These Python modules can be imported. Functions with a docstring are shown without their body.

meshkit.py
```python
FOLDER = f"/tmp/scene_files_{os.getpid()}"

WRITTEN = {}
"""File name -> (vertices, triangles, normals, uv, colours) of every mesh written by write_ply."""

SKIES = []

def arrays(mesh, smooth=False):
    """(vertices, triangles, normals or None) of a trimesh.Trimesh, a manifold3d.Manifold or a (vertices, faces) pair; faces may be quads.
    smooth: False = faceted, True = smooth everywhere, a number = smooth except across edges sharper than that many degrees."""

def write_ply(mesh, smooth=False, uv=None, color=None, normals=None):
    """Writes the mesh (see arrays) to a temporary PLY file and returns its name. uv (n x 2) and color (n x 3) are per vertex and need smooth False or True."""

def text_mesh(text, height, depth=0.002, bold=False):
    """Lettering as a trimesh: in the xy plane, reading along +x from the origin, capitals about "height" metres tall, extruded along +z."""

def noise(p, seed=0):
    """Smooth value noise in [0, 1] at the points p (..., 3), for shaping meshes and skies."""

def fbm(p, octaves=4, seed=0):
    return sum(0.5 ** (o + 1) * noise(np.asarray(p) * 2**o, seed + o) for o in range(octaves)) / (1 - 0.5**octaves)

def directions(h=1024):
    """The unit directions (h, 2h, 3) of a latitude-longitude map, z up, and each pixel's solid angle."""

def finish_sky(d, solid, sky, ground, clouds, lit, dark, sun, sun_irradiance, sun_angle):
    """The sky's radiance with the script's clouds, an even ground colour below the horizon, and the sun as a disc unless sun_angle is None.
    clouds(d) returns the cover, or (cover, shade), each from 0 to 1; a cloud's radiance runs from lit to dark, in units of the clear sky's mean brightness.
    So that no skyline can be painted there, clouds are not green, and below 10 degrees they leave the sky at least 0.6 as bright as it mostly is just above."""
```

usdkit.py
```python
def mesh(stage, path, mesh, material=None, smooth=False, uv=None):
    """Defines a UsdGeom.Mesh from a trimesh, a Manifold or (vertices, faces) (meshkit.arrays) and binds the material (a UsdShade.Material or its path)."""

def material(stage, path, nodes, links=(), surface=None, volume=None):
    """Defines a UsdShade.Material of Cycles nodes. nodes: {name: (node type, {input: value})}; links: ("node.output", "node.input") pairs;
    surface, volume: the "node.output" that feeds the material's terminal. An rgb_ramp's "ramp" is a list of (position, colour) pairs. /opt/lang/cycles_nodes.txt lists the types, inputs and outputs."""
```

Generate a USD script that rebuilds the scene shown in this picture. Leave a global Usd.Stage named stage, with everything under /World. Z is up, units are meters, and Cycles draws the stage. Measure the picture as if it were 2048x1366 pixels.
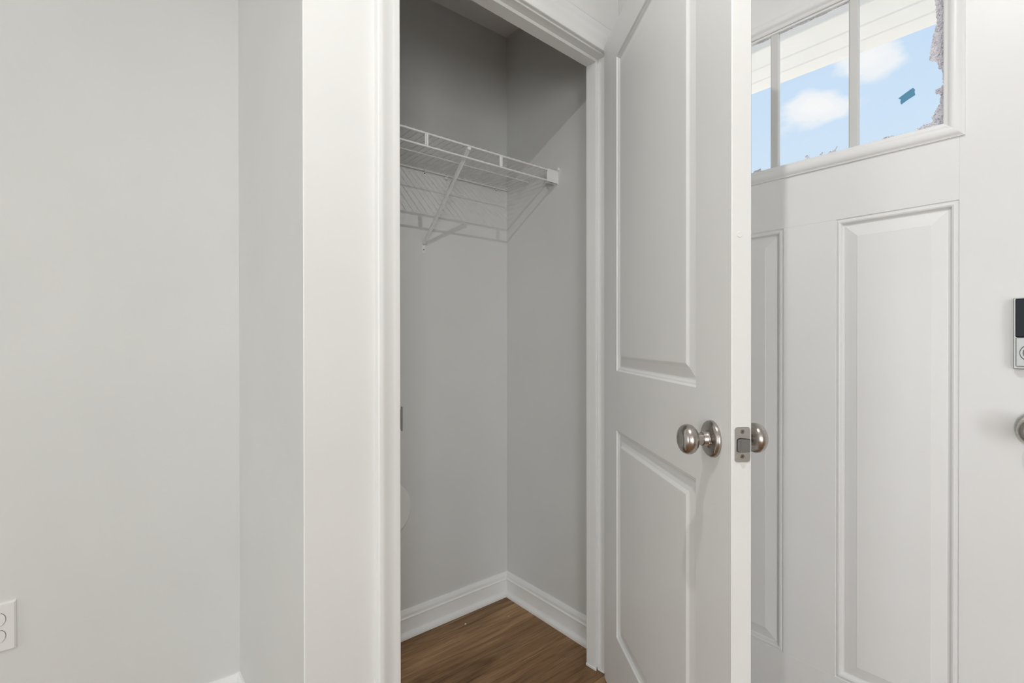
import math, random
import numpy as np
import trimesh
import manifold3d as m3
import shapely.geometry as sg
import meshkit, usdkit
from pxr import Usd, UsdGeom, UsdLux, UsdShade, Gf

random.seed(7)
stage = Usd.Stage.CreateInMemory()
UsdGeom.SetStageUpAxis(stage, 'Z')
UsdGeom.SetStageMetersPerUnit(stage, 1.0)
UsdGeom.Xform.Define(stage, '/World')
UsdGeom.Scope.Define(stage, '/World/Looks')

# ------------------------------------------------------------------ camera, sky, sun, lights, exposure
F = np.array([0.63549143, 0.77210103, -0.00326259])
R = np.array([0.77210284, -0.6354969, -0.00094244])
U = np.array([0.00280103, 0.00192014, 0.99999423])
EYE = (0.0, 0.0, 1.117)
cam = UsdGeom.Camera.Define(stage, '/World/camera')
cam.AddTransformOp().Set(Gf.Matrix4d(*R, 0, *U, 0, *(-F), 0, *EYE, 1))
cam.CreateHorizontalApertureAttr(36.0)
cam.CreateVerticalApertureAttr(36.0 * 1366 / 2048)
cam.CreateFocalLengthAttr(36.0 * 984.5166 / 2048)
cam.CreateClippingRangeAttr(Gf.Vec2f(0.02, 500))
cam.CreateExposureAttr(-0.01)


def sky_material():
    nodes = {
        'tc': ('texture_coordinate', {}),
        'sep': ('separate_xyz', {}),
        'el': ('rgb_ramp', {'ramp': [(0.0, (0.74, 0.86, 0.97)), (0.30, (0.66, 0.82, 0.98)), (0.50, (0.58, 0.77, 0.99)), (1.0, (0.40, 0.62, 0.94))]}),
        'n': ('noise_texture', {'scale': 7.0, 'detail': 6.0, 'roughness': 0.55}),
        'map': ('mapping', {'scale': (1, 1, 2.2)}),
        # two low cumulus clouds: distance of the view direction from each cloud's heart, broken up by the noise
        'd1': ('vector_math', {'math_type': 'subtract', 'vector2': (0.8755, 0.3075, 0.3745)}),
        's1': ('vector_math', {'math_type': 'multiply', 'vector2': (9.5, 14.0, 26.0)}),
        'l1': ('vector_math', {'math_type': 'length'}),
        'd2': ('vector_math', {'math_type': 'subtract', 'vector2': (0.8790, 0.2330, 0.4220)}),
        's2': ('vector_math', {'math_type': 'multiply', 'vector2': (9.5, 17.0, 24.0)}),
        'l2': ('vector_math', {'math_type': 'length'}),
        'mn': ('math', {'math_type': 'minimum'}),
        'ma': ('math', {'math_type': 'multiply_add', 'value2': -0.55, 'value3': 0.36}),
        'far': ('math', {'math_type': 'maximum', 'value2': -0.16}),
        'add': ('math', {'math_type': 'add'}),
        'cov': ('rgb_ramp', {'ramp': [(0.0, (0, 0, 0)), (0.44, (0, 0, 0)), (0.60, (0.75, 0.75, 0.75)), (0.8, (0.95, 0.95, 0.95)), (1, (1, 1, 1))]}),
        'mix': ('mix', {'color2': (1.0, 1.0, 1.0)}),
        'bg': ('background_shader', {'strength': 1.0}),
    }
    links = [('tc.generated', 'sep.vector'), ('sep.z', 'el.fac'), ('tc.generated', 'map.vector'), ('map.vector', 'n.vector'),
             ('tc.generated', 'd1.vector1'), ('d1.vector', 's1.vector1'), ('s1.vector', 'l1.vector1'),
             ('tc.generated', 'd2.vector1'), ('d2.vector', 's2.vector1'), ('s2.vector', 'l2.vector1'),
             ('l1.value', 'mn.value1'), ('l2.value', 'mn.value2'), ('mn.value', 'ma.value1'), ('ma.value', 'far.value1'),
             ('n.fac', 'add.value1'), ('far.value', 'add.value2'), ('add.value', 'cov.fac'), ('cov.color', 'mix.fac'),
             ('el.color', 'mix.color1'), ('mix.color', 'bg.color')]
    return usdkit.material(stage, '/World/Looks/sky', nodes, links, surface='bg.background')


sky = UsdLux.DomeLight.Define(stage, '/World/sky')
sky.CreateIntensityAttr(1.0)
UsdShade.MaterialBindingAPI.Apply(sky.GetPrim()).Bind(sky_material())
sun = UsdLux.DistantLight.Define(stage, '/World/sun')
sun.CreateAngleAttr(0.53)
sun.CreateIntensityAttr(2.2)
sun.CreateNormalizeAttr(True)
sun.CreateColorAttr(Gf.Vec3f(1.0, 0.97, 0.92))
sun.AddRotateXYZOp().Set(Gf.Vec3f(-38, -14, 0))          # high, from beside and behind the house front

LAMP = (0.23, 0.21, 2.425)
lamp = UsdLux.DiskLight.Define(stage, '/World/lamp_glow')
lamp.CreateRadiusAttr(0.010)
lamp.CreateIntensityAttr(1.0)
lamp.CreateColorAttr(Gf.Vec3f(1.0, 0.99, 0.97))
lamp.AddTranslateOp().Set(Gf.Vec3d(*LAMP))
lamp.GetIntensityAttr().Set(10500.0)


def fill_light(name, width, height, intensity, m):
    """Added fill light for the hall and closet, out of view behind the camera."""
    q = UsdLux.RectLight.Define(stage, '/World/' + name)
    q.CreateWidthAttr(width); q.CreateHeightAttr(height); q.CreateIntensityAttr(intensity); q.CreateColorAttr(Gf.Vec3f(0.93, 0.975, 1.0))
    q.AddTransformOp().Set(Gf.Matrix4d(*m))


WZA, WZB = 0.05, 2.10
fill_light('window_daylight_a', 1.3, WZB - WZA, 7.7, (1, 0, 0, 0, 0, 0, 1, 0, 0, -1, 0, 0, -2.0, -3.49, (WZA + WZB) / 2, 1))  # added fill, the strongest, for the hall walls and closet back
fill_light('window_daylight_b', 1.3, WZB - WZA, 2.7, (0, -1, 0, 0, 0, 0, 1, 0, -1, 0, 0, 0, -3.19, -2.2, (WZA + WZB) / 2, 1))  # added fill for the closet side wall and front door
fill_light('window_daylight_c', 0.8, WZB - WZA, 3.9, (0, -1, 0, 0, 0, 0, 1, 0, -1, 0, 0, 0, -3.19, 0.75, (WZA + WZB) / 2, 1))  # added fill, mainly for the face of the open closet door

# ------------------------------------------------------------------ helpers
count = {}


def numbered(parent, name):
    k = count.get((parent, name), 0)
    count[(parent, name)] = k + 1
    return name if k == 0 else f'{name}_{k:03d}'


def path_of(p):
    return '/World' if p is None else str(p.GetPath())


def obj(name, mesh, mat, parent=None, smooth=False, label=None):
    pp = path_of(parent)
    prim = usdkit.mesh(stage, f'{pp}/{numbered(pp, name)}', mesh, mat, smooth=smooth).GetPrim()
    if label:
        prim.SetCustomDataByKey('label', label)
    return prim


def tag(o, label, cat, group=None, kind=None):
    o.SetCustomDataByKey('label', label)
    o.SetCustomDataByKey('category', cat)
    if group:
        o.SetCustomDataByKey('group', group)
    if kind:
        o.SetCustomDataByKey('kind', kind)
    return o


def thing(name, label, cat, matrix=None, group=None, kind=None):
    x = UsdGeom.Xform.Define(stage, '/World/' + numbered('/World', name))
    if matrix is not None:
        x.AddTransformOp().Set(Gf.Matrix4d(*np.asarray(matrix, float).T.ravel()))
    return tag(x.GetPrim(), label, cat, group, kind)


def frame(origin, ex, ey, ez=(0, 0, 1)):
    M = np.eye(4)
    M[:3, 0], M[:3, 1], M[:3, 2], M[:3, 3] = ex, ey, ez, origin
    return M


def box(x0, x1, y0, y1, z0, z1, r=0.0):
    """A box, with its edges chamfered by r."""
    lo, hi = np.minimum([x0, y0, z0], [x1, y1, z1]), np.maximum([x0, y0, z0], [x1, y1, z1])
    if r <= 0:
        b = trimesh.creation.box(hi - lo)
        b.apply_translation((lo + hi) / 2)
        return b
    pts = []
    for sx in (0, 1):
        for sy in (0, 1):
            for sz in (0, 1):
                c = np.where([sx, sy, sz], hi, lo)
                s = np.where([sx, sy, sz], -1, 1) * r
                for k in range(3):
                    q = c + s
                    q[k] = c[k]
                    pts.append(q)
    return trimesh.convex.convex_hull(np.array(pts))


def join(*ms):
    return trimesh.util.concatenate([m for m in ms])


def tube(p0, p1, r, sides=12):
    p0, p1 = np.asarray(p0, float), np.asarray(p1, float)
    return trimesh.creation.cylinder(radius=r, segment=[p0, p1], sections=sides)


def lathe(profile, sections=48, axis=(0, 0, 1), origin=(0, 0, 0)):
    """profile: (radius, height) points, revolved about the axis."""
    m = trimesh.creation.revolve(np.array(profile, float), sections=sections)
    m.apply_transform(trimesh.geometry.align_vectors([0, 0, 1], axis))
    m.apply_translation(origin)
    return m


def prism(poly2d, depth, M):
    m = trimesh.creation.extrude_polygon(sg.Polygon(poly2d), depth, engine='earcut')
    m.apply_transform(M)
    return m


def sweep(profile, p0, p1, out, up, m0=0.0, m1=0.0):
    """A moulding from p0 to p1: profile points (a along out, b along up); at each end every point is shifted along the run by m * a (mitres)."""
    p0, p1, out, up = (np.asarray(v, float) for v in (p0, p1, out, up))
    d = (p1 - p0) / np.linalg.norm(p1 - p0)
    prof = np.asarray(profile, float)
    a, b = prof[:, :1], prof[:, 1:]
    A = p0 + a * out + b * up + d * (m0 * a)
    B = p1 + a * out + b * up + d * (m1 * a)
    n = len(prof)
    v = np.vstack([A, B])
    f = []
    for i in range(n):
        j = (i + 1) % n
        f += [[i, j, n + j], [i, n + j, n + i]]
    caps = trimesh.creation.triangulate_polygon(sg.Polygon(prof), engine='earcut')
    cv, cf = caps
    idx = [int(np.argmin(np.linalg.norm(prof - c, axis=1))) for c in cv]
    for t in cf:
        t = [idx[k] for k in t]
        f.append([t[0], t[1], t[2]])
        f.append([n + t[2], n + t[1], n + t[0]])
    m = trimesh.Trimesh(v, np.array(f), process=False)
    m.fix_normals()
    return m


def ring_panel(x0, x1, z0, z1, prof, back=None):
    """A moulded panel in the xz plane facing -y: prof = (inset, depth) steps from the outer edge inwards; the last ring is filled."""
    v, f = [], []
    for ins, dep in prof:
        v += [[x0 + ins, dep, z0 + ins], [x1 - ins, dep, z0 + ins], [x1 - ins, dep, z1 - ins], [x0 + ins, dep, z1 - ins]]
    for k in range(len(prof) - 1):
        for i in range(4):
            j = (i + 1) % 4
            a, b, c, d = 4 * k + i, 4 * k + j, 4 * (k + 1) + j, 4 * (k + 1) + i
            f += [[a, b, c], [a, c, d]]
    L = 4 * (len(prof) - 1)
    f += [[L, L + 1, L + 2], [L, L + 2, L + 3]]
    if back is not None:
        n = len(v)
        v += [[x0, back, z0], [x1, back, z0], [x1, back, z1], [x0, back, z1]]
        for i in range(4):
            j = (i + 1) % 4
            f += [[j, i, n + i], [j, n + i, n + j]]
        f += [[n + 2, n + 1, n], [n + 3, n + 2, n]]
    return trimesh.Trimesh(np.array(v, float), np.array(f), process=False)


# ------------------------------------------------------------------ materials
def paint(name, col, rough=0.45, bump=0.0, scale=260.0, mottle=0.02, spec=0.5):
    c = np.array(col)
    nodes = {'g': ('geometry', {}), 'n': ('noise_texture', {'scale': 3.0, 'detail': 3.0}),
             'r': ('rgb_ramp', {'ramp': [(0.3, tuple(c * (1 - mottle))), (0.7, tuple(np.minimum(c * (1 + mottle), 1)))]}),
             'p': ('principled_bsdf', {'roughness': rough, 'specular_ior_level': spec})}
    links = [('g.position', 'n.vector'), ('n.fac', 'r.fac'), ('r.color', 'p.base_color')]
    if bump:
        nodes |= {'n2': ('noise_texture', {'scale': scale, 'detail': 2.0}), 'b': ('bump', {'strength': bump, 'distance': 0.001})}
        links += [('g.position', 'n2.vector'), ('n2.fac', 'b.height'), ('b.normal', 'p.normal')]
    return usdkit.material(stage, f'/World/Looks/{name}', nodes, links, surface='p.BSDF')


WALL = paint('wall_paint', (0.688, 0.690, 0.676), 0.6, 0.12, 300)
TRIM = paint('trim_paint', (0.84, 0.84, 0.828), 0.38, 0.03, 120)
DOORP = paint('door_paint', (0.82, 0.82, 0.808), 0.40, 0.05, 400)
FDOOR = paint('front_door_paint', (0.82, 0.82, 0.82), 0.36, 0.03, 300)
CEIL = paint('ceiling_paint', (0.85, 0.85, 0.84), 0.8, 0.1, 200)
WIRE = paint('white_vinyl_coating', (0.80, 0.795, 0.78), 0.35)
PLASTIC = paint('white_plastic', (0.78, 0.78, 0.76), 0.35)
VINYL = paint('soffit_vinyl', (0.83, 0.795, 0.745), 0.55)
CONC = paint('porch_concrete', (0.55, 0.54, 0.52), 0.8, 0.2, 60, 0.08)
GROUND = paint('bounce_ground', (0.60, 0.57, 0.52), 0.9, 0.2, 30, 0.1)  # out of view; kept pale to bounce sun up to the soffit
TAPE = paint('blue_tape', (0.09, 0.27, 0.42), 0.7, 0.2, 900, 0.1)
BLACK = paint('black_gloss', (0.004, 0.008, 0.016), 0.10, spec=0.12)
GRILLE = paint('grille_grey_white', (0.64, 0.64, 0.63), 0.4)
DARK = paint('dark_recess', (0.03, 0.03, 0.03), 0.6)


def metal(name, col, rough, aniso=0.0):
    nodes = {'g': ('geometry', {}), 'm': ('mapping', {'scale': (60, 60, 500)}), 'n': ('noise_texture', {'scale': 1.0, 'detail': 3.0}),
             'r': ('rgb_ramp', {'ramp': [(0.3, (rough - 0.01,) * 3), (0.7, (rough + 0.02,) * 3)]}),
             'p': ('principled_bsdf', {'base_color': col, 'metallic': 1.0, 'anisotropic': aniso})}
    return usdkit.material(stage, f'/World/Looks/{name}', nodes,
                           [('g.position', 'm.vector'), ('m.vector', 'n.vector'), ('n.fac', 'r.fac'), ('r.color', 'p.roughness')], surface='p.BSDF')


NICKEL = metal('satin_nickel', (0.47, 0.44, 0.41), 0.25)
PLATE = metal('nickel_plate', (0.62, 0.61, 0.59), 0.36)
LOCKM = metal('lock_nickel', (0.40, 0.41, 0.405), 0.34)
BOLT = metal('latch_steel', (0.30, 0.295, 0.285), 0.40)

GLASS = usdkit.material(stage, '/World/Looks/window_glass', {
    't': ('transparent_bsdf', {'color': (0.985, 0.985, 0.985)}), 'g': ('glossy_bsdf', {'color': (1, 1, 1), 'roughness': 0.02}),
    'f': ('fresnel', {'IOR': 1.45}), 'h': ('math', {'math_type': 'multiply', 'value2': 0.6}), 'm': ('mix_closure', {})},
    [('f.fac', 'h.value1'), ('h.value', 'm.fac'), ('t.BSDF', 'm.closure1'), ('g.BSDF', 'm.closure2')], surface='m.closure')
FILM = usdkit.material(stage, '/World/Looks/torn_film', {
    'g': ('geometry', {}), 'v': ('voronoi_texture', {'scale': 330.0}), 'n': ('noise_texture', {'scale': 240.0, 'detail': 4.0, 'distortion': 1.5}),
    'r': ('rgb_ramp', {'ramp': [(0.30, (0.42, 0.41, 0.46)), (0.44, (0.74, 0.72, 0.76)), (0.58, (0.94, 0.92, 0.94))]}),
    'b': ('bump', {'strength': 0.9, 'distance': 0.002}), 'd': ('diffuse_bsdf', {}), 't': ('translucent_bsdf', {}), 'm': ('mix_closure', {'fac': 0.5})},
    [('g.position', 'v.vector'), ('g.position', 'n.vector'), ('n.fac', 'r.fac'), ('r.color', 'd.color'), ('r.color', 't.color'), ('v.distance', 'b.height'),
     ('b.normal', 'd.normal'), ('d.BSDF', 'm.closure1'), ('t.BSDF', 'm.closure2')], surface='m.closure')


def wood():
    nodes = {
        'g': ('geometry', {}), 'o': ('object_info', {}),
        'sh': ('math', {'math_type': 'multiply', 'value2': 37.0}), 'cx': ('combine_xyz', {}),
        'ad': ('vector_math', {'math_type': 'add'}),
        'm1': ('mapping', {'scale': (2.2, 26.0, 1.0)}), 'n1': ('noise_texture', {'scale': 1.0, 'detail': 7.0, 'roughness': 0.62, 'distortion': 1.1}),
        'm2': ('mapping', {'scale': (7.0, 260.0, 1.0)}), 'n2': ('noise_texture', {'scale': 1.0, 'detail': 4.0, 'roughness': 0.7}),
        'm3': ('mapping', {'scale': (0.9, 5.0, 1.0)}), 'n3': ('noise_texture', {'scale': 1.0, 'detail': 3.0}),
        'r1': ('rgb_ramp', {'ramp': [(0.27, (0.120, 0.062, 0.024)), (0.42, (0.255, 0.140, 0.060)), (0.56, (0.370, 0.218, 0.105)), (0.74, (0.500, 0.325, 0.175))]}),
        'r2': ('rgb_ramp', {'ramp': [(0.30, (0.55, 0.53, 0.50)), (0.50, (0.95, 0.95, 0.95)), (0.75, (1.1, 1.1, 1.1))]}),
        'r3': ('rgb_ramp', {'ramp': [(0.30, (0.78, 0.76, 0.74)), (0.70, (1.12, 1.12, 1.12))]}),
        'rt': ('rgb_ramp', {'ramp': [(0.0, (0.86, 0.85, 0.84)), (1.0, (1.12, 1.12, 1.12))]}),
        'x1': ('mix', {'mix_type': 'multiply', 'fac': 1.0}), 'x2': ('mix', {'mix_type': 'multiply', 'fac': 1.0}), 'x3': ('mix', {'mix_type': 'multiply', 'fac': 1.0}),
        'b': ('bump', {'strength': 0.25, 'distance': 0.0008}),
        'p': ('principled_bsdf', {'roughness': 0.47, 'specular_ior_level': 0.35}),
    }
    links = [('o.random', 'sh.value1'), ('sh.value', 'cx.x'), ('sh.value', 'cx.y'), ('g.position', 'ad.vector1'), ('cx.vector', 'ad.vector2')]
    for k in '123':
        links += [('ad.vector', f'm{k}.vector'), (f'm{k}.vector', f'n{k}.vector'), (f'n{k}.fac', f'r{k}.fac')]
    links += [('o.random', 'rt.fac'), ('r1.color', 'x1.color1'), ('r2.color', 'x1.color2'), ('x1.color', 'x2.color1'), ('r3.color', 'x2.color2'),
              ('x2.color', 'x3.color1'), ('rt.color', 'x3.color2'), ('x3.color', 'p.base_color'), ('n2.fac', 'b.height'), ('b.normal', 'p.normal')]
    return usdkit.material(stage, '/World/Looks/oak_vinyl_plank', nodes, links, surface='p.BSDF')


WOOD = wood()

# ------------------------------------------------------------------ key dimensions (metres)
XR, YB, ZC = 1.3622, 1.6905, 2.4464          # closet right wall, closet back wall, ceiling
XL, YL = 0.3045, 1.650                       # return wall beside the closet, left hall wall
DEL = math.radians(2.6)
JO = np.array([1.283, 1.0725, 0.0])          # front corner of the hinge-side jamb
EU = np.array([-math.cos(DEL), -math.sin(DEL), 0.0])   # along the closet front, towards the latch side
EV = np.array([-math.sin(DEL), math.cos(DEL), 0.0])    # into the closet
MF = frame(JO, EU, EV)                       # closet-front frame: x along the wall, y into the closet
OPEN, HEAD, DEPTH = 0.763, 2.062, 0.070      # opening width, jamb underside, wall depth
XLEFT, YBACK = -3.2, -3.5                    # far walls of the room behind the camera


def inF(m):
    m.apply_transform(MF)
    return m


# ------------------------------------------------------------------ floor: planks one by one
floor = thing('floor', 'brown oak-look vinyl plank floor of the hall and closet', 'floor', kind='structure')
obj('subfloor', box(XLEFT, 1.50, YBACK, YB + 0.01, -0.06, -0.008), CONC, floor)
PW, PL = 0.178, 1.22
y, row = YBACK - 0.06, 0
while y < YB:
    x = XLEFT - ([0.2, 0.75, 0.47, 1.02][row % 4] if y < 0.8 else [0.22, 1.10, 0.06, 1.18][row % 4])
    while x < 1.42:
        x0, x1, y0, y1 = max(x, XLEFT), min(x + PL, 1.42), max(y, YBACK), min(y + PW, YB + 0.005)
        if x1 - x0 > 0.02 and y1 - y0 > 0.01:
            obj('plank', box(x0 + 0.0002, x1 - 0.0002, y0 + 0.0002, y1 - 0.0002, -0.008, 0.0, 0.0006), WOOD, floor)
        x += PL
    y += PW
    row += 1

# ------------------------------------------------------------------ walls and ceiling
def wall(name, mesh, mat, label, cat='wall'):
    return tag(obj(name, mesh, mat), label, cat, kind='structure')


wall('ceiling', box(XLEFT - 0.1, 1.50, YBACK - 0.1, YB + 0.1, ZC, ZC + 0.12), CEIL, 'flat off-white ceiling over the hall and closet', 'ceiling')
wall('wall_left', box(XLEFT, XL + 0.001, YL, YL + 0.1, 0, ZC), WALL, 'light grey painted hall wall left of the closet, with an outlet')
FRONT_L = (JO[0] - XL) / math.cos(DEL)
ret_y = JO[1] - (JO[0] - XL) * math.tan(DEL)
SK = 0.004                                   # thickness of the white boards on the closet front
wall('wall_return', prism([(XL, YB + 0.1), (XL, ret_y + SK), (0.42, ret_y + SK + (0.42 - XL) * math.tan(DEL)), (0.42, YB + 0.1)], ZC, np.eye(4)), WALL, 'narrow light grey return wall between hall wall and closet trim')
wall('wall_closet_back', box(0.42, 1.50, YB, YB + 0.1, 0, ZC), WALL, 'light grey closet back wall behind the wire shelf')
wall('wall_closet_right', box(XR, 1.50, JO[1] + 0.03, YB, 0, ZC), WALL, 'light grey closet side wall on the right')
# closet front: plain white board faces on either side of and above the opening
front = thing('wall_closet_front', 'flat white front of the closet around its door opening', 'wall', kind='structure')
uL = FRONT_L
obj('side_board', inF(box(OPEN + 0.019, uL, 0.0, SK, 0, HEAD + 0.10, 0.0018)), TRIM, front)
obj('side_stud', inF(box(OPEN + 0.019, uL - 0.02, SK, DEPTH, 0, ZC)), WALL, front)
obj('hinge_board', inF(box(-0.079, -0.019, 0.0, DEPTH, 0, HEAD + 0.10)), TRIM, front)
obj('head_board', inF(box(-0.079, uL, 0.0, SK, HEAD + 0.1008, ZC, 0.0006)), TRIM, front)
obj('head_stud', inF(box(-0.079, OPEN + 0.019, SK, DEPTH, HEAD + 0.1008, ZC)), WALL, front)
obj('lintel', inF(box(-0.019, OPEN + 0.019, 0.0, DEPTH, HEAD + 0.019, HEAD + 0.10)), TRIM, front)
wall('wall_back', box(XLEFT, 1.50, YBACK - 0.1, YBACK, 0, ZC), WALL, 'grey wall behind the camera with an added fill light')
wall('wall_far_left', box(XLEFT - 0.1, XLEFT, YBACK - 0.1, YL + 0.1, 0, ZC), WALL, 'grey end wall of the room at far left')
# entry wall, around the front door
XF = 1.36
DY0, DY1, DTOP = 0.0245, 0.9385, 2.058
ew = thing('wall_right', 'grey entry wall holding the white front door', 'wall', kind='structure')
obj('wall_panel', box(XF, 1.50, YBACK, DY0 - 0.025, 0, ZC), WALL, ew)
obj('wall_panel', box(XF, 1.50, DY1 + 0.025, JO[1] + 0.03, 0, ZC), WALL, ew)
obj('wall_panel', box(XF, 1.50, DY0 - 0.025, DY1 + 0.025, DTOP + 0.025, ZC), WALL, ew)

# ------------------------------------------------------------------ closet door frame: jambs, stops, casing
CAS = [(0, 0), (0, 0.0095), (0.0015, 0.0115), (0.013, 0.0120), (0.0155, 0.0108), (0.022, 0.0112), (0.031, 0.0132), (0.040, 0.0163), (0.0455, 0.0178),
       (0.0495, 0.0176), (0.0510, 0.0170), (0.0525, 0.0171), (0.0550, 0.0166), (0.0570, 0.0150), (0.0575, 0.0130), (0.0575, 0)]
fr = thing('trim_1', 'white moulded jamb and casing around the closet opening', 'door frame', kind='structure')
obj('jamb', inF(box(-0.019, 0, 0, DEPTH, 0, HEAD + 0.019, 0.0008)), TRIM, fr)
obj('jamb', inF(box(OPEN, OPEN + 0.019, 0, DEPTH, 0, HEAD + 0.019, 0.0008)), TRIM, fr)
obj('head_jamb', inF(box(0, OPEN, 0, DEPTH, HEAD, HEAD + 0.019, 0.0008)), TRIM, fr)
obj('stop', inF(box(0, 0.011, 0.027, 0.0695, 0.010, HEAD, 0.0012)), TRIM, fr)
obj('stop', inF(box(OPEN - 0.011, OPEN, 0.027, 0.0695, 0.010, HEAD, 0.0012)), TRIM, fr)
obj('head_stop', inF(box(0.011, OPEN - 0.011, 0.027, 0.0695, HEAD - 0.011, HEAD, 0.0012)), TRIM, fr)
rv = 0.005
for i, x in enumerate((-rv, OPEN + rv)):
    s = -1 if i == 0 else 1
    m = sweep(CAS, (x, 0, 0.001), (x, 0, HEAD + rv), (s, 0, 0), (0, -1, 0), 0, 1)
    obj('casing', inF(m), TRIM, fr, smooth=35)
obj('head_casing', inF(sweep(CAS, (-rv, 0, HEAD + rv), (OPEN + rv, 0, HEAD + rv), (0, 0, 1), (0, -1, 0), -1, 1)), TRIM, fr, smooth=35)
# painted caulk line along the foot of the hinge jamb
for a in [(-0.001, 0.0045, 0.0, 0.027), (0.008, 0.0145, 0.026, 0.070)]:
    obj('caulk_bead', inF(box(a[0], a[1], a[2], a[3], 0.0, 0.010 if a[2] else 0.006, 0.0018)), TRIM, fr)
# strike plate on the latch jamb, its curled lip showing past the casing
sp = obj('strike_plate', inF(join(box(OPEN - 0.0016, OPEN, 0.003, 0.030, 0.905, 0.967, 0.0005))), PLATE, fr, label='nickel strike plate')
lip = []
for k in range(6):
    a0, a1 = math.radians(15 * k), math.radians(15 * (k + 1))
    f0 = lambda a: (OPEN - 0.0052 + 0.0 + 0.010 * (1 - math.cos(a)), 0.004 - 0.016 * math.sin(a))
    (x0, y0), (x1, y1) = f0(a0), f0(a1)
    lip.append(trimesh.convex.convex_hull(np.array([(x0, y0, 0.909), (x0, y0, 0.963), (x1, y1, 0.909 + 0.001 * k), (x1, y1, 0.963 - 0.001 * k),
                                                   (x0 + 0.0015, y0, 0.909), (x0 + 0.0015, y0, 0.963), (x1 + 0.0015, y1, 0.909 + 0.001 * k), (x1 + 0.0015, y1, 0.963 - 0.001 * k)])))
obj('strike_lip', inF(join(*lip)), BOLT, sp)

# ------------------------------------------------------------------ baseboards (board and quarter round)
BB = [(0, 0), (0.0125, 0), (0.0125, 0.066), (0.0145, 0.0675), (0.0150, 0.0705), (0.0135, 0.0730), (0.0105, 0.0745), (0.0100, 0.0790), (0.0110, 0.0830), (0.0098, 0.0880),
      (0.0070, 0.0930), (0.0062, 0.0970), (0.0045, 0.0990), (0, 0.0995)]
SH = [(0, 0), (0.0145, 0), (0.0145, 0.004), (0.0135, 0.0095), (0.0110, 0.0145), (0.0070, 0.0180), (0.0, 0.0195)]


def baseboard(name, p0, p1, out, m0, m1, label, k=1.0):
    t = thing(name, label, 'baseboard', kind='structure')
    prof = [(a, b * k) for a, b in BB]
    obj('board', sweep(prof, p0, p1, out, (0, 0, 1), m0, m1), TRIM, t, smooth=35)
    o = np.array(out, float) * 0.0125
    d = (np.array(p1) - np.array(p0)); d = d / np.linalg.norm(d)
    obj('shoe_molding', sweep(SH, np.array(p0) + o + d * m0 * 0.0125, np.array(p1) + o + d * m1 * 0.0125, out, (0, 0, 1), m0, m1), TRIM, t, smooth=35)


baseboard('baseboard_back', (0.42, YB, 0), (XR, YB, 0), (0, -1, 0), 1, -1, 'white baseboard along the closet back wall')
baseboard('baseboard_right', (XR, YB, 0), (XR, JO[1] + DEPTH + 0.004, 0), (-1, 0, 0), 1, 0, 'white baseboard along the closet side wall')
baseboard('baseboard_left', (XLEFT, YL, 0), (XL, YL, 0), (0, -1, 0), 0, -1, 'white baseboard along the left hall wall', 1.29)
baseboard('baseboard_return', (XL, YL, 0), (XL, ret_y + 0.004, 0), (-1, 0, 0), 1, 0, 'white baseboard at the foot of the narrow return wall', 1.29)

baseboard('baseboard_entry', (XF, DY0 - 0.0655, 0), (XF, YBACK, 0), (-1, 0, 0), 0, 0, 'white baseboard along the entry wall beside the front door', 1.29)

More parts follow.
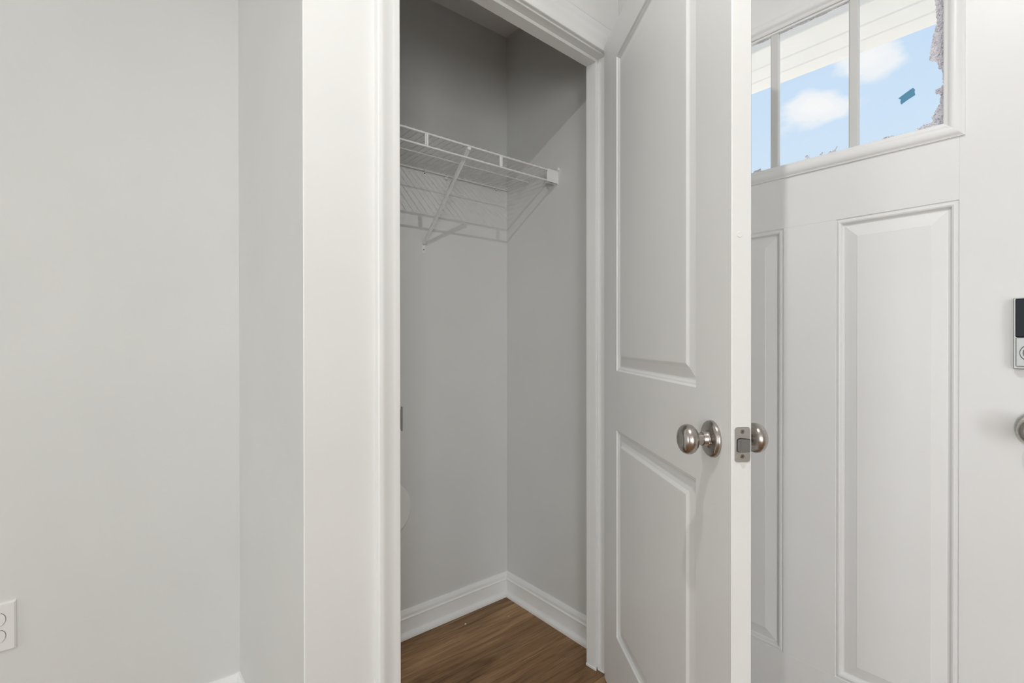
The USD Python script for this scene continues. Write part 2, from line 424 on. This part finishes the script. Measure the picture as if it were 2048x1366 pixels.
# ------------------------------------------------------------------ closet door (door_1)
PH = math.radians(55.54)
dd = np.array([math.cos(PH), math.sin(PH), 0.0])       # from the free edge to the hinge
nn = np.array([-math.sin(PH), math.cos(PH), 0.0])      # out of the face seen in the photograph
HINGE = np.array([1.2538, 1.0494, 0.0])
MD = frame(HINGE, -dd, -nn)                            # x from hinge to free edge, y into the door's thickness
DW, TH, DZ0, DZ1 = 0.7825, 0.0353, 0.0125, 2.070
PX0, PX1 = 0.1315, 0.6515
PZ = [(0.222, 0.8465), (1.0237, 1.9650)]
d1 = thing('door_1', 'white two-panel closet door standing open on its hinges', 'door', MD, kind='structure')
d1.SetCustomDataByKey('kind', 'structure')
c = 0.0012
slabs = [box(0, PX0, 0, TH, DZ0, DZ1), box(PX1, DW, 0, TH, DZ0, DZ1)]
zz = [DZ0, PZ[0][0], PZ[0][1], PZ[1][0], PZ[1][1], DZ1]


def door_slab():
    """The slab as a grid with panel openings, rounded a little at the free edge."""
    outer = m3.Manifold.cube((DW, TH, DZ1 - DZ0)).translate((0, 0, DZ0))
    ch = trimesh.convex.convex_hull(box(0, DW, 0, TH, DZ0, DZ1, 0.0016).vertices)
    outer = m3.Manifold(m3.Mesh(np.asarray(ch.vertices, np.float32), np.asarray(ch.faces, np.uint32)))
    for z0, z1 in PZ:
        outer -= m3.Manifold.cube((PX1 - PX0, TH + 0.1, z1 - z0)).translate((PX0, -0.05, z0))
    return outer


obj('slab', door_slab(), DOORP, d1)
DPROF = [(0, 0), (0.0008, 0.0004), (0.0040, 0.0042), (0.0055, 0.0046), (0.0070, 0.0048), (0.0120, 0.0082), (0.0150, 0.0088), (0.0180, 0.0086), (0.0370, 0.0046), (0.0400, 0.0030), (0.0440, 0.0006), (0.0460, 0.0002)]
for z0, z1 in PZ:
    obj('panel', ring_panel(PX0, PX1, z0, z1, DPROF, TH / 2), DOORP, d1)
    b = ring_panel(PX0, PX1, z0, z1, DPROF, TH / 2)
    b.apply_transform(np.diag([1.0, -1.0, 1.0, 1.0])); b.apply_translation((0, TH, 0)); b.invert()
    obj('panel', b, DOORP, d1)
# hinges on the hinge edge
for z in (0.22, 1.03, 1.86):
    h = obj('hinge', join(tube((-0.006, TH + 0.004, z - 0.045), (-0.006, TH + 0.004, z + 0.045), 0.006, 16), box(-0.002, 0.0, 0.004, TH, z - 0.045, z + 0.045)), PLATE, d1, smooth=30)
# knobs, one each side
KX, KZ = 0.7172, 0.9375
ROSE = [(0, 0), (0.0330, 0), (0.0335, 0.0015), (0.0332, 0.0045), (0.0318, 0.0070), (0.0295, 0.0088), (0.0262, 0.0097), (0.0172, 0.0108), (0.0150, 0.0122), (0.0140, 0.0150), (0.0133, 0.0185), (0.0128, 0.0205), (0, 0.0205)]
KNOB = [(0, 0.0195), (0.0112, 0.0195), (0.0108, 0.0270), (0.0112, 0.0305), (0.0150, 0.0325), (0.0205, 0.0345), (0.0248, 0.0385), (0.0270, 0.0440), (0.0268, 0.0490), (0.0250, 0.0540),
        (0.0215, 0.0580), (0.0170, 0.0602), (0.0140, 0.0608), (0.0120, 0.0604), (0.0060, 0.0600), (0, 0.0599)]
for s, y0 in ((-1, 0.0), (1, TH)):
    k = obj('doorknob', lathe(KNOB, 64, (0, s, 0), (KX, y0, KZ)), NICKEL, d1, smooth=40, label='satin nickel knob')
    ro = obj('rosette', lathe(ROSE, 64, (0, s, 0), (KX, y0, KZ)), NICKEL, k, smooth=40)
    if s < 0:   # the little release hole in the rosette's neck
        obj('release_hole', lathe([(0.0022, 0.0), (0.0034, 0.0), (0.0034, 0.0009), (0.0029, 0.0013), (0.0022, 0.0004)], 24, (0.45, -0.9, 0.0), (KX + 0.0120, -0.0135, KZ - 0.006)), NICKEL, k, smooth=40)
        obj('release_slot', lathe([(0, 0.0), (0.0026, 0.0), (0, 0.0007)], 20, (0.45, -0.9, 0.0), (KX + 0.0121, -0.0135, KZ - 0.006)), DARK, k)
# latch plate on the free edge
pc = m3.CrossSection.square((0.0273, 0.0594)).translate((0.0049, 0.9106))
rounded = pc.offset(-0.0055, m3.JoinType.Round).offset(0.0055, m3.JoinType.Round, 2.0, 48)
pm = rounded.extrude(0.0010)
ML = np.eye(4); ML[:3, 0], ML[:3, 1], ML[:3, 2], ML[:3, 3] = (0, 1, 0), (0, 0, 1), (1, 0, 0), (DW, 0, 0)


def inL(m):
    if not isinstance(m, trimesh.Trimesh):
        v, f, _ = meshkit.arrays(m)
        m = trimesh.Trimesh(v, f, process=False)
    m.apply_transform(ML)
    return m


lp = obj('latch_plate', inL(pm), PLATE, d1, label='brushed nickel latch plate')
bolt_p = [(0.0092, 0.9300), (0.0092, 0.9470), (0.0110, 0.9495), (0.0150, 0.9505), (0.0312, 0.9485), (0.0312, 0.9285), (0.0240, 0.9278), (0.0150, 0.9282), (0.0110, 0.9290)]
v0 = [(a, b, 0.0008) for a, b in bolt_p]
v1 = [(0.0110 + 0.0, b, 0.0100) if a < 0.012 else (a - 0.0, b, 0.0100 - (a - 0.012) * 0.36) for a, b in bolt_p]
obj('latch_bolt', inL(trimesh.convex.convex_hull(np.array(v0 + v1))), BOLT, lp)
obj('latch_hole', inL(m3.CrossSection([[(a, b) for a, b in bolt_p][::-1]]).offset(0.0012, m3.JoinType.Round).extrude(0.00115)), DARK, lp)
for zc in (0.9622, 0.9204):
    sc = obj('screw', inL(trimesh.creation.cylinder(0.0037, 0.0010, sections=28).apply_translation((0.0182, zc, 0.0011))), NICKEL, lp)
    obj('screw_slot', inL(join(*[trimesh.creation.box((0.0034, 0.0010, 0.0005)).apply_transform(trimesh.transformations.rotation_matrix(a, (0, 0, 1))).apply_translation((0.0182, zc, 0.0016)) for a in (0.5, 0.5 + math.pi / 2)])), DARK, lp)
# painted-over plug high on the free edge
obj('filler_plug', inL(lathe([(0.0032, 0.0), (0.0048, 0.0), (0.0044, 0.0007), (0.0036, 0.0007), (0, 0.0002)], 24, (0, 0, 1), (0.0134, 1.2939, 0))), DOORP, d1, smooth=40)

# ------------------------------------------------------------------ front door (door_2)
d2 = thing('door_2', 'white front door with three glass panes above two raised panels', 'door', kind='structure')
FT = 0.044
YM = 0.4815
R0, R1, L0, L1 = 0.1985, 0.4225, 0.5410, 0.7645        # right and left panel, in y
FZ0, FZ1 = 0.3005, 1.4060
W0, W1, WZ0, WZ1 = 0.1895, 0.7735, 1.5365, 1.9620      # outer edge of the moulded window frame
G0, G1, GZ0, GZ1 = 0.2235, 0.7395, 1.5712, 1.9225      # its inner edge


def slab(y0, y1, z0, z1):
    return box(XF, XF + FT, y0, y1, z0, z1, 0.0005)


obj('stile', slab(DY0, R0, 0.012, DTOP), FDOOR, d2)
obj('stile', slab(L1, DY1, 0.012, DTOP), FDOOR, d2)
obj('rail', slab(R0, L1, 0.012, FZ0), FDOOR, d2)
obj('rail', slab(R0, L1, FZ1, WZ0 + 0.012), FDOOR, d2)
obj('rail', slab(R0, L1, WZ1 - 0.012, DTOP), FDOOR, d2)
obj('mullion', slab(R1, L0, FZ0, FZ1), FDOOR, d2)
FPROF = [(0, 0), (0.0012, 0.0022), (0.0026, 0.0022), (0.0045, 0.0002), (0.0080, -0.0004), (0.0110, 0.0008), (0.0140, 0.0062), (0.0155, 0.0074), (0.0185, 0.0074), (0.0198, 0.0066), (0.0440, 0.0012), (0.0448, 0.0006)]
MP = frame((XF, 0, 0), (0, -1, 0), (1, 0, 0))      # panel frame: x -> -y, y -> +x
for y0, y1 in ((R0, R1), (L0, L1)):
    p = ring_panel(-y1, -y0, FZ0, FZ1, FPROF, FT - 0.004)
    p.apply_transform(MP)
    obj('panel', p, FDOOR, d2)
# moulded window frame: four mitred lengths, proud of the door
WF = [(0, 0), (0, 0.0035), (0.0035, 0.0045), (0.0050, 0.0058), (0.0080, 0.0080), (0.0130, 0.0096), (0.0185, 0.0096), (0.0225, 0.0084), (0.0255, 0.0052), (0.0280, 0.0040), (0.0320, 0.0036), (0.0340, 0.0020), (0.0340, -0.0080), (0.0280, -0.0080), (0.0200, 0)]
corners = [(W0, WZ0), (W1, WZ0), (W1, WZ1), (W0, WZ1)]
ins = [(0, 1), (-1, 0), (0, -1), (1, 0)]
wf = None
for i in range(4):
    (ya, za), (yb, zb) = corners[i], corners[(i + 1) % 4]
    m = sweep(WF, (XF, ya, za), (XF, yb, zb), (0, ins[i][0], ins[i][1]), (-1, 0, 0), 1, -1)
    obj('window_trim', m, FDOOR, d2, smooth=35)
# window reveal outside of the glass
for y0, y1, z0, z1 in ((R0, L1, WZ0 + 0.012, GZ0), (R0, L1, GZ1, WZ1 - 0.012), (R0, G0, GZ0, GZ1), (G1, L1, GZ0, GZ1)):
    obj('window_reveal', box(XF + 0.0015, XF + FT, y0, y1, z0, z1), FDOOR, d2)
GX = XF + 0.009
gr = [(0.3770, 0.3965), (0.5553, 0.5748)]
edges = [G0, 0.38675, 0.56505, G1]
for a, b in zip(edges[:-1], edges[1:]):
    obj('pane', box(GX, GX + 0.003, a, b, GZ0 - 0.003, GZ1 + 0.003), GLASS, d2, label='clear glass pane')
for a, b in gr:
    obj('grille_bar', box(GX - 0.0055, GX + 0.0085, a, b, GZ0 - 0.002, GZ1 + 0.002, 0.002), GRILLE, d2)
# deadbolt with dark touch screen, and the knob below it
db = obj('deadbolt', join(box(XF - 0.010, XF, 0.0510, 0.1190, 1.0600, 1.1965, 0.0012), box(XF - 0.0185, XF - 0.009, 0.0535, 0.1150, 1.0650, 1.1210, 0.0015)), LOCKM, d2, label='satin nickel deadbolt with a black glass screen')
obj('touch_screen', box(XF - 0.0190, XF - 0.009, 0.0535, 0.1152, 1.1215, 1.1945, 0.0012), BLACK, db, label='black glass touch screen')
obj('key_ring', lathe([(0.0105, 0), (0.0165, 0), (0.0165, 0.004), (0.0150, 0.006), (0.0120, 0.006), (0.0105, 0.003)], 48, (-1, 0, 0), (XF - 0.0185, 0.0930, 1.0915)), LOCKM, db, smooth=40)
obj('key_plug', lathe([(0, 0), (0.0105, 0), (0.0105, 0.0025), (0, 0.0025)], 40, (-1, 0, 0), (XF - 0.0185, 0.0930, 1.0915)), BOLT, db)
kn = obj('doorknob', lathe(KNOB, 64, (-1, 0, 0), (XF, 0.085, 0.947)), NICKEL, d2, smooth=40, label='satin nickel knob')
obj('rosette', lathe(ROSE, 64, (-1, 0, 0), (XF, 0.085, 0.947)), PLATE, kn, smooth=40)
# its frame: jamb legs and casing on the hall side
t2 = thing('trim_2', 'white frame and casing around the front door', 'door frame', kind='structure')
for y0, y1 in ((DY0 - 0.025, DY0 - 0.003), (DY1 + 0.003, DY1 + 0.025)):
    obj('jamb', box(XF, 1.50, y0, y1, 0, DTOP + 0.025), TRIM, t2)
obj('head_jamb', box(XF, 1.50, DY0 - 0.003, DY1 + 0.003, DTOP + 0.003, DTOP + 0.025), TRIM, t2)
obj('threshold', box(XF - 0.005, 1.50, DY0 - 0.003, DY1 + 0.003, 0.0, 0.011), BOLT, t2)
for (p0, p1, out, a, b) in (((XF, DY0 - 0.008, 0), (XF, DY0 - 0.008, DTOP + 0.008), (0, -1, 0), 0, 1), ((XF, DY1 + 0.008, 0), (XF, DY1 + 0.008, DTOP + 0.008), (0, 1, 0), 0, 1), ((XF, DY0 - 0.008, DTOP + 0.008), (XF, DY1 + 0.008, DTOP + 0.008), (0, 0, 1), -1, 1)):
    obj('casing', sweep(CAS, p0, p1, out, (-1, 0, 0), a, b), TRIM, t2, smooth=35)

# ------------------------------------------------------------------ leftovers of protective film and a bit of tape on the glass
def on_glass(pts, t=0.0004):
    P = sg.Polygon(pts).buffer(0)
    m = trimesh.creation.extrude_polygon(P, t, engine='earcut')
    m.apply_transform(frame((GX - t - 0.0001, 0, 0), (0, 1, 0), (0, 0, 1), (1, 0, 0)))
    return m


def ragged(pts, seed, amp=0.0012, step=0.0022):
    """Torn edge: points inserted along the outline and pushed about by noise."""
    out = []
    rnd = random.Random(seed)
    for (a, b), (c2, d2_) in zip(pts, pts[1:] + pts[:1]):
        n = max(1, int(math.hypot(c2 - a, d2_ - b) / step))
        straight = abs(a - 0.2240) < 0.0012 and abs(c2 - 0.2240) < 0.0012
        for k in range(n):
            t = k / n
            j = 0 if straight or (k == 0 and abs(a - 0.2240) < 0.0012) else amp
            out.append((a + (c2 - a) * t + rnd.uniform(-j, j), b + (d2_ - b) * t + rnd.uniform(-j, j)))
    return out


film = [
    ('torn strip of clear film left up the right edge of the pane',
     [(0.2243, 1.9215), (0.2440, 1.9215), (0.2425, 1.8900), (0.2410, 1.8620), (0.2395, 1.8425), (0.2372, 1.8146), (0.2367, 1.7907), (0.2406, 1.7748), (0.2452, 1.7502), (0.2474, 1.7273), (0.249, 1.7161), (0.2394, 1.7119), (0.2348, 1.7069), (0.2336, 1.6946), (0.228, 1.6892), (0.2268, 1.6829), (0.2257, 1.6589), (0.2243, 1.6583)]),
    ('torn grey film in the lower right corner of the pane',
     [(0.2268, 1.6564), (0.2313, 1.6508), (0.2393, 1.651), (0.2397, 1.6437), (0.2301, 1.6371), (0.2313, 1.6228), (0.2301, 1.6179), (0.2381, 1.6075), (0.2403, 1.5994), (0.2461, 1.594), (0.2426, 1.5853), (0.2507, 1.5806), (0.2577, 1.583), (0.2684, 1.5775), (0.2660, 1.5722), (0.2243, 1.5722), (0.2243, 1.6554)]),
    ('small dark scrap of film low on the middle pane, leftmost of three', [(0.4932, 1.5805), (0.4884, 1.5854), (0.4804, 1.5740), (0.4870, 1.5725)]),
    ('tiny scrap of film low on the middle pane, between two others', [(0.46, 1.5755), (0.4539, 1.5816), (0.4517, 1.5765), (0.4560, 1.5722)]),
    ('pointed scrap of film low on the middle pane, nearest the right bar', [(0.4402, 1.5750), (0.4357, 1.5796), (0.4330, 1.5765), (0.4297, 1.5768), (0.4214, 1.5868), (0.4204, 1.5850), (0.4250, 1.5780), (0.4240, 1.5722), (0.4390, 1.5722)]),
    ('thin line of film along the foot of the right pane', [(0.3295, 1.5772), (0.3115, 1.5774), (0.309, 1.5740), (0.2900, 1.5735), (0.2900, 1.5722), (0.3330, 1.5722)]),
    ('scrap of film low on the left pane', [(0.6201, 1.5782), (0.6023, 1.5802), (0.6015, 1.5763), (0.6010, 1.5722), (0.6230, 1.5722)]),
    ('dark ragged film along the top edge of the middle and left panes', [(0.6250, 1.9222), (0.5908, 1.9177), (0.5782, 1.9205), (0.5485, 1.9190), (0.52, 1.9205), (0.4887, 1.9180), (0.47, 1.9202), (0.4512, 1.9185), (0.43, 1.9212), (0.4212, 1.9208), (0.4000, 1.9206), (0.3950, 1.9222)]),
]
for i, (lab, pts) in enumerate(film):
    tag(obj('film_scrap', on_glass(ragged(pts, 11 + i, 0.0012 if i < 2 else 0.0007)), FILM), lab, 'film', 'film left on the door glass')
tape_pts = [(0.3023, 1.6562), (0.2895, 1.6634), (0.2769, 1.6697), (0.2745, 1.6680), (0.2726, 1.6641), (0.2735, 1.6600), (0.2721, 1.6526), (0.2860, 1.6465), (0.2970, 1.6405), (0.2985, 1.6470), (0.2975, 1.6520)]
tag(obj('masking_tape', on_glass(tape_pts, 0.0003), TAPE), 'torn piece of blue tape stuck on the right window pane', 'tape')

# ------------------------------------------------------------------ wire shelf in the closet
XS0, YF, YM_, YBk = 0.424, 1.3797, 1.540, 1.684
ZT = 1.7770
ws = thing('wire_shelf', 'white wire closet shelf with a hanging front rail and brace', 'shelf')
obj('front_rail', tube((XS0, YF, ZT - 0.0042), (XR - 0.012, YF, ZT - 0.0042), 0.0033), WIRE, ws, smooth=30)
obj('lower_rail', tube((XS0, YF, ZT - 0.0452), (XR - 0.012, YF, ZT - 0.0452), 0.0033), WIRE, ws, smooth=30)
obj('middle_rail', tube((XS0, YM_, ZT - 0.0042), (XR - 0.006, YM_, ZT - 0.0042), 0.0023), WIRE, ws, smooth=30)
obj('back_rail', tube((XS0, YBk, ZT - 0.0048), (XR - 0.004, YBk, ZT - 0.0048), 0.0030), WIRE, ws, smooth=30)
x = XS0 + 0.010
while x < XR - 0.008:
    obj('cross_wire', tube((x, YF - 0.002, ZT), (x, YBk + 0.001, ZT), 0.00135, 8), WIRE, ws, smooth=30)
    x += 0.0254
for xs in (0.484, 0.785, 1.0856):
    obj('spacer', join(box(xs - 0.0062, xs - 0.0005, YF - 0.003, YF + 0.003, ZT - 0.0425, ZT - 0.006, 0.0012), box(xs + 0.0005, xs + 0.0062, YF - 0.003, YF + 0.003, ZT - 0.0425, ZT - 0.006, 0.0012)), WIRE, ws)


def strap(p0, p1, w, t):
    """A flat bar in the yz plane of constant x, w wide in x."""
    p0, p1 = np.array(p0, float), np.array(p1, float)
    d = (p1 - p0) / np.linalg.norm(p1 - p0)
    n = np.cross(d, (1, 0, 0))
    b = box(-w / 2, w / 2, -t / 2, t / 2, 0, np.linalg.norm(p1 - p0), 0.0007)
    b.apply_transform(frame(p0, (1, 0, 0), np.cross(d, (1, 0, 0)), d))
    return b


BX = 0.9475
br = obj('brace', join(strap((BX, YF + 0.004, ZT - 0.016), (BX, YB - 0.006, 1.488), 0.0125, 0.0022),
                  strap((BX - 0.0055, YF + 0.006, ZT - 0.018), (BX - 0.0055, YB - 0.006, 1.490), 0.0014, 0.0075),
                  strap((BX + 0.0055, YF + 0.006, ZT - 0.018), (BX + 0.0055, YB - 0.006, 1.490), 0.0014, 0.0075),
                  box(BX - 0.006, BX + 0.006, YF - 0.0045, YF + 0.008, ZT - 0.018, ZT - 0.008, 0.001)), WIRE, ws, label='diagonal support brace')
obj('foot_plate', box(BX - 0.0068, BX + 0.0068, YB - 0.0022, YB, 1.452, 1.496, 0.0006), WIRE, br)
obj('screw', lathe([(0, 0), (0.0030, 0), (0.0030, 0.001), (0.0012, 0.0016), (0, 0.0010)], 20, (0, -1, 0), (BX + 0.0005, YB - 0.0022, 1.4665)), BOLT, br)
for xc in (0.70, 0.951, 1.300):
    cl = obj('wall_clip', join(tube((xc, YB, ZT - 0.0145), (xc, YB - 0.0035, ZT - 0.0145), 0.0058, 16), box(xc - 0.0022, xc + 0.0022, YB - 0.012, YB, ZT - 0.0125, ZT - 0.0085, 0.0006), box(xc - 0.0022, xc + 0.0022, YB - 0.013, YB - 0.0105, ZT - 0.0125, ZT - 0.001, 0.0005)), WIRE, ws)
    obj('clip_hole', tube((xc + 0.0005, YB - 0.0033, ZT - 0.0150), (xc + 0.0005, YB - 0.0041, ZT - 0.0150), 0.0022, 12), DARK, cl)
for xc in (1.048,):
    obj('wall_clip', join(tube((xc, YB, ZT - 0.0140), (xc, YB - 0.009, ZT - 0.0140), 0.0058, 16), box(xc - 0.0032, xc + 0.0032, YB - 0.014, YB, ZT - 0.0125, ZT - 0.0080, 0.0008)), WIRE, ws)
# end bracket that holds the two front rails on the side wall
ex0 = 1.3095
eb = obj('end_bracket', join(box(ex0, XR, YF - 0.0062, YF - 0.0040, ZT - 0.0520, ZT - 0.0010, 0.0008),
                             box(ex0, XR, YF - 0.0062, YF + 0.0095, ZT - 0.0520, ZT - 0.0496, 0.0008),
                             box(XR - 0.0030, XR, YF - 0.0110, YF + 0.0150, ZT - 0.0540, ZT + 0.0020, 0.0008),
                             box(XR - 0.0085, XR, YF - 0.0185, YF - 0.0100, ZT - 0.0020, ZT + 0.0090, 0.0012),
                             tube((ex0 + 0.009, YF + 0.0040, ZT - 0.0500), (ex0 + 0.009, YF + 0.0040, ZT - 0.0100), 0.0040)), WIRE, ws, label='white end bracket on the side wall')

# ------------------------------------------------------------------ small things on the walls
cv = obj('access_cover', lathe([(0, 0), (0.108, 0), (0.1085, 0.0020), (0.1065, 0.0042), (0.100, 0.0055), (0, 0.0066)], 72, (0, -1, 0), (0.783, YB, 0.4865)), PLASTIC, smooth=40)
tag(cv, 'round white access cover low on the closet back wall', 'cover')
ox, oz = -0.2025, 0.4450
ol = thing('wall_outlet', 'white duplex outlet low on the left hall wall', 'outlet')
pl = lathe
plate = trimesh.convex.convex_hull(np.array([(ox + sx * w, YL - yy, oz + sz * h) for sx in (-1, 1) for sz in (-1, 1) for w, h, yy in ((0.0355, 0.0580, 0.0), (0.0352, 0.0577, 0.0022), (0.0315, 0.0540, 0.0058))]))
obj('cover_plate', plate, PLASTIC, ol)
for zc in (oz + 0.0195, oz - 0.0195):
    s = sg.Point(0, 0).buffer(0.0175, 48).intersection(sg.box(-0.02, -0.0140, 0.02, 0.0140))
    M = frame((ox, YL - 0.0058, zc), (1, 0, 0), (0, 0, 1), (0, -1, 0))
    gap = trimesh.creation.extrude_polygon(s.buffer(0.0007), 0.0003, engine='earcut'); gap.apply_transform(M)
    rc = trimesh.creation.extrude_polygon(s, 0.0012, engine='earcut'); rc.apply_transform(M)
    ro = obj('receptacle', rc, PLASTIC, ol)
    obj('receptacle_gap', gap, DARK, ro)
    sl = [trimesh.creation.box((0.0018, 0.0006, h)).apply_translation((ox + dx, YL - 0.0070, zc + 0.003)) for dx, h in ((-0.0063, 0.0085), (0.0063, 0.0070))]
    sl.append(tube((ox, YL - 0.0067, zc - 0.0065), (ox, YL - 0.0073, zc - 0.0065), 0.0024, 16))
    obj('slot', join(*sl), DARK, ro)
obj('screw', lathe([(0, 0), (0.0030, 0), (0.0028, 0.0010), (0, 0.0014)], 20, (0, -1, 0), (ox, YL - 0.0058, oz)), PLASTIC, ol)

# crumbs of plaster left on the closet floor
CR = [(1.0839, 1.6058), (1.2493, 1.5417)]


def crumb(x, y, r, seed, label):
    m = trimesh.creation.icosphere(2, r)
    m.vertices *= (1.0, 0.8, 0.5)
    m.vertices *= 0.75 + 0.5 * meshkit.noise(m.vertices * 320 + seed, seed)[:, None]
    m.apply_translation((x, y, -m.bounds[0][2]))
    tag(obj('plaster_crumb', m, PLASTIC, smooth=True), label, 'crumb')


crumb(CR[0][0], CR[0][1], 0.0042, 3, 'larger white plaster crumb on the closet floor')
crumb(CR[1][0], CR[1][1], 0.0024, 5, 'smaller white plaster crumb on the closet floor, nearer the corner')

# hall ceiling lamp (its glow is the sphere light above)
lf = thing('ceiling_lamp', 'small white ceiling lamp holder in the hall, above the camera', 'lamp')
obj('canopy', lathe([(0, 0), (0.055, 0), (0.055, -0.004), (0.050, -0.007), (0, -0.007)], 48, (0, 0, 1), (LAMP[0], LAMP[1], ZC)), PLASTIC, lf, smooth=40)

# added frames around the fill lights, all out of view
def added_frame(name, c, along, w, label):
    t = thing(name, label, 'window', kind='structure')
    a = np.array(along, float)
    nrm = np.array((0, 1, 0)) if abs(a[0]) > 0 else np.array((1, 0, 0))

    def piece(u0, u1, z0, z1, d):
        p, q = np.array(c) + a * u0, np.array(c) + a * u1 + nrm * d
        return box(p[0], q[0], p[1], q[1], z0, z1, 0.002)
    h = w / 2
    for u0, u1, z0, z1 in ((-h - 0.06, -h, 0.0, WZB + 0.06), (h, h + 0.06, 0.0, WZB + 0.06), (-h, h, 0.0, WZA), (-h, h, WZB, WZB + 0.06)):
        obj('frame', piece(u0, u1, z0, z1, 0.025), TRIM, t)


added_frame('window_1', (-2.0, YBACK, 0), (1, 0, 0), 1.3, 'added tall white frame around the fill light behind the camera')
added_frame('window_2', (XLEFT, -2.2, 0), (0, 1, 0), 1.3, 'added wider white frame around a fill light on the far left wall')
added_frame('window_3', (XLEFT, 0.75, 0), (0, 1, 0), 0.8, 'added narrower white frame around a fill light on the far left wall')

# ------------------------------------------------------------------ outside: porch ceiling, porch, ground
pc_ = thing('porch_ceiling', 'cream boarded porch ceiling seen through the door glass', 'porch ceiling', kind='structure')
xs = [1.50, 1.655, 1.81, 1.965, 2.12, 2.265, 2.405, 2.566, 2.691, 2.812]
prof = [(0, 0), (0, 0.010), (0.004, 0.010)]
for a, b in zip(xs[:-1], xs[1:]):
    w = b - a
    P = [(0, 0.012), (0, 0.0045), (0.003, 0.0045), (0.016, 0), (w - 0.0005, 0), (w, 0.0005), (w, 0.012)]
    m = trimesh.creation.extrude_polygon(sg.Polygon(P), 5.2, engine='earcut')
    m.apply_transform(frame((a, 3.6, 2.50), (1, 0, 0), (0, 0, 1), (0, -1, 0)))
    obj('soffit_board', m, VINYL, pc_)
obj('fascia', box(2.790, 2.812, -1.6, 3.6, 2.506, 2.70), VINYL, pc_)
obj('porch_roof', box(1.50, 2.79, -1.6, 3.6, 2.512, 2.70), VINYL, pc_)
wall('porch_floor', box(1.50, 3.0, -1.6, 3.6, -0.15, -0.03), CONC, 'unseen pale porch floor outside the front door, bounces light to the porch ceiling', 'porch')  # out of view, helps bounce light up to the soffit
wall('house_roof', box(XLEFT - 0.3, 1.52, YBACK - 0.3, YB + 2.3, ZC + 0.12, ZC + 0.30), VINYL, 'unseen roof slab that keeps the sun off the hall and closet', 'roof')  # out of view, blocks the sun above the rooms
wall('ground', box(3.0, 60, -40, 40, -0.25, -0.15), GROUND, 'unseen pale ground in front of the house, bounces light to the porch ceiling', 'ground')  # unseen reflector for the soffit, lit by the sun
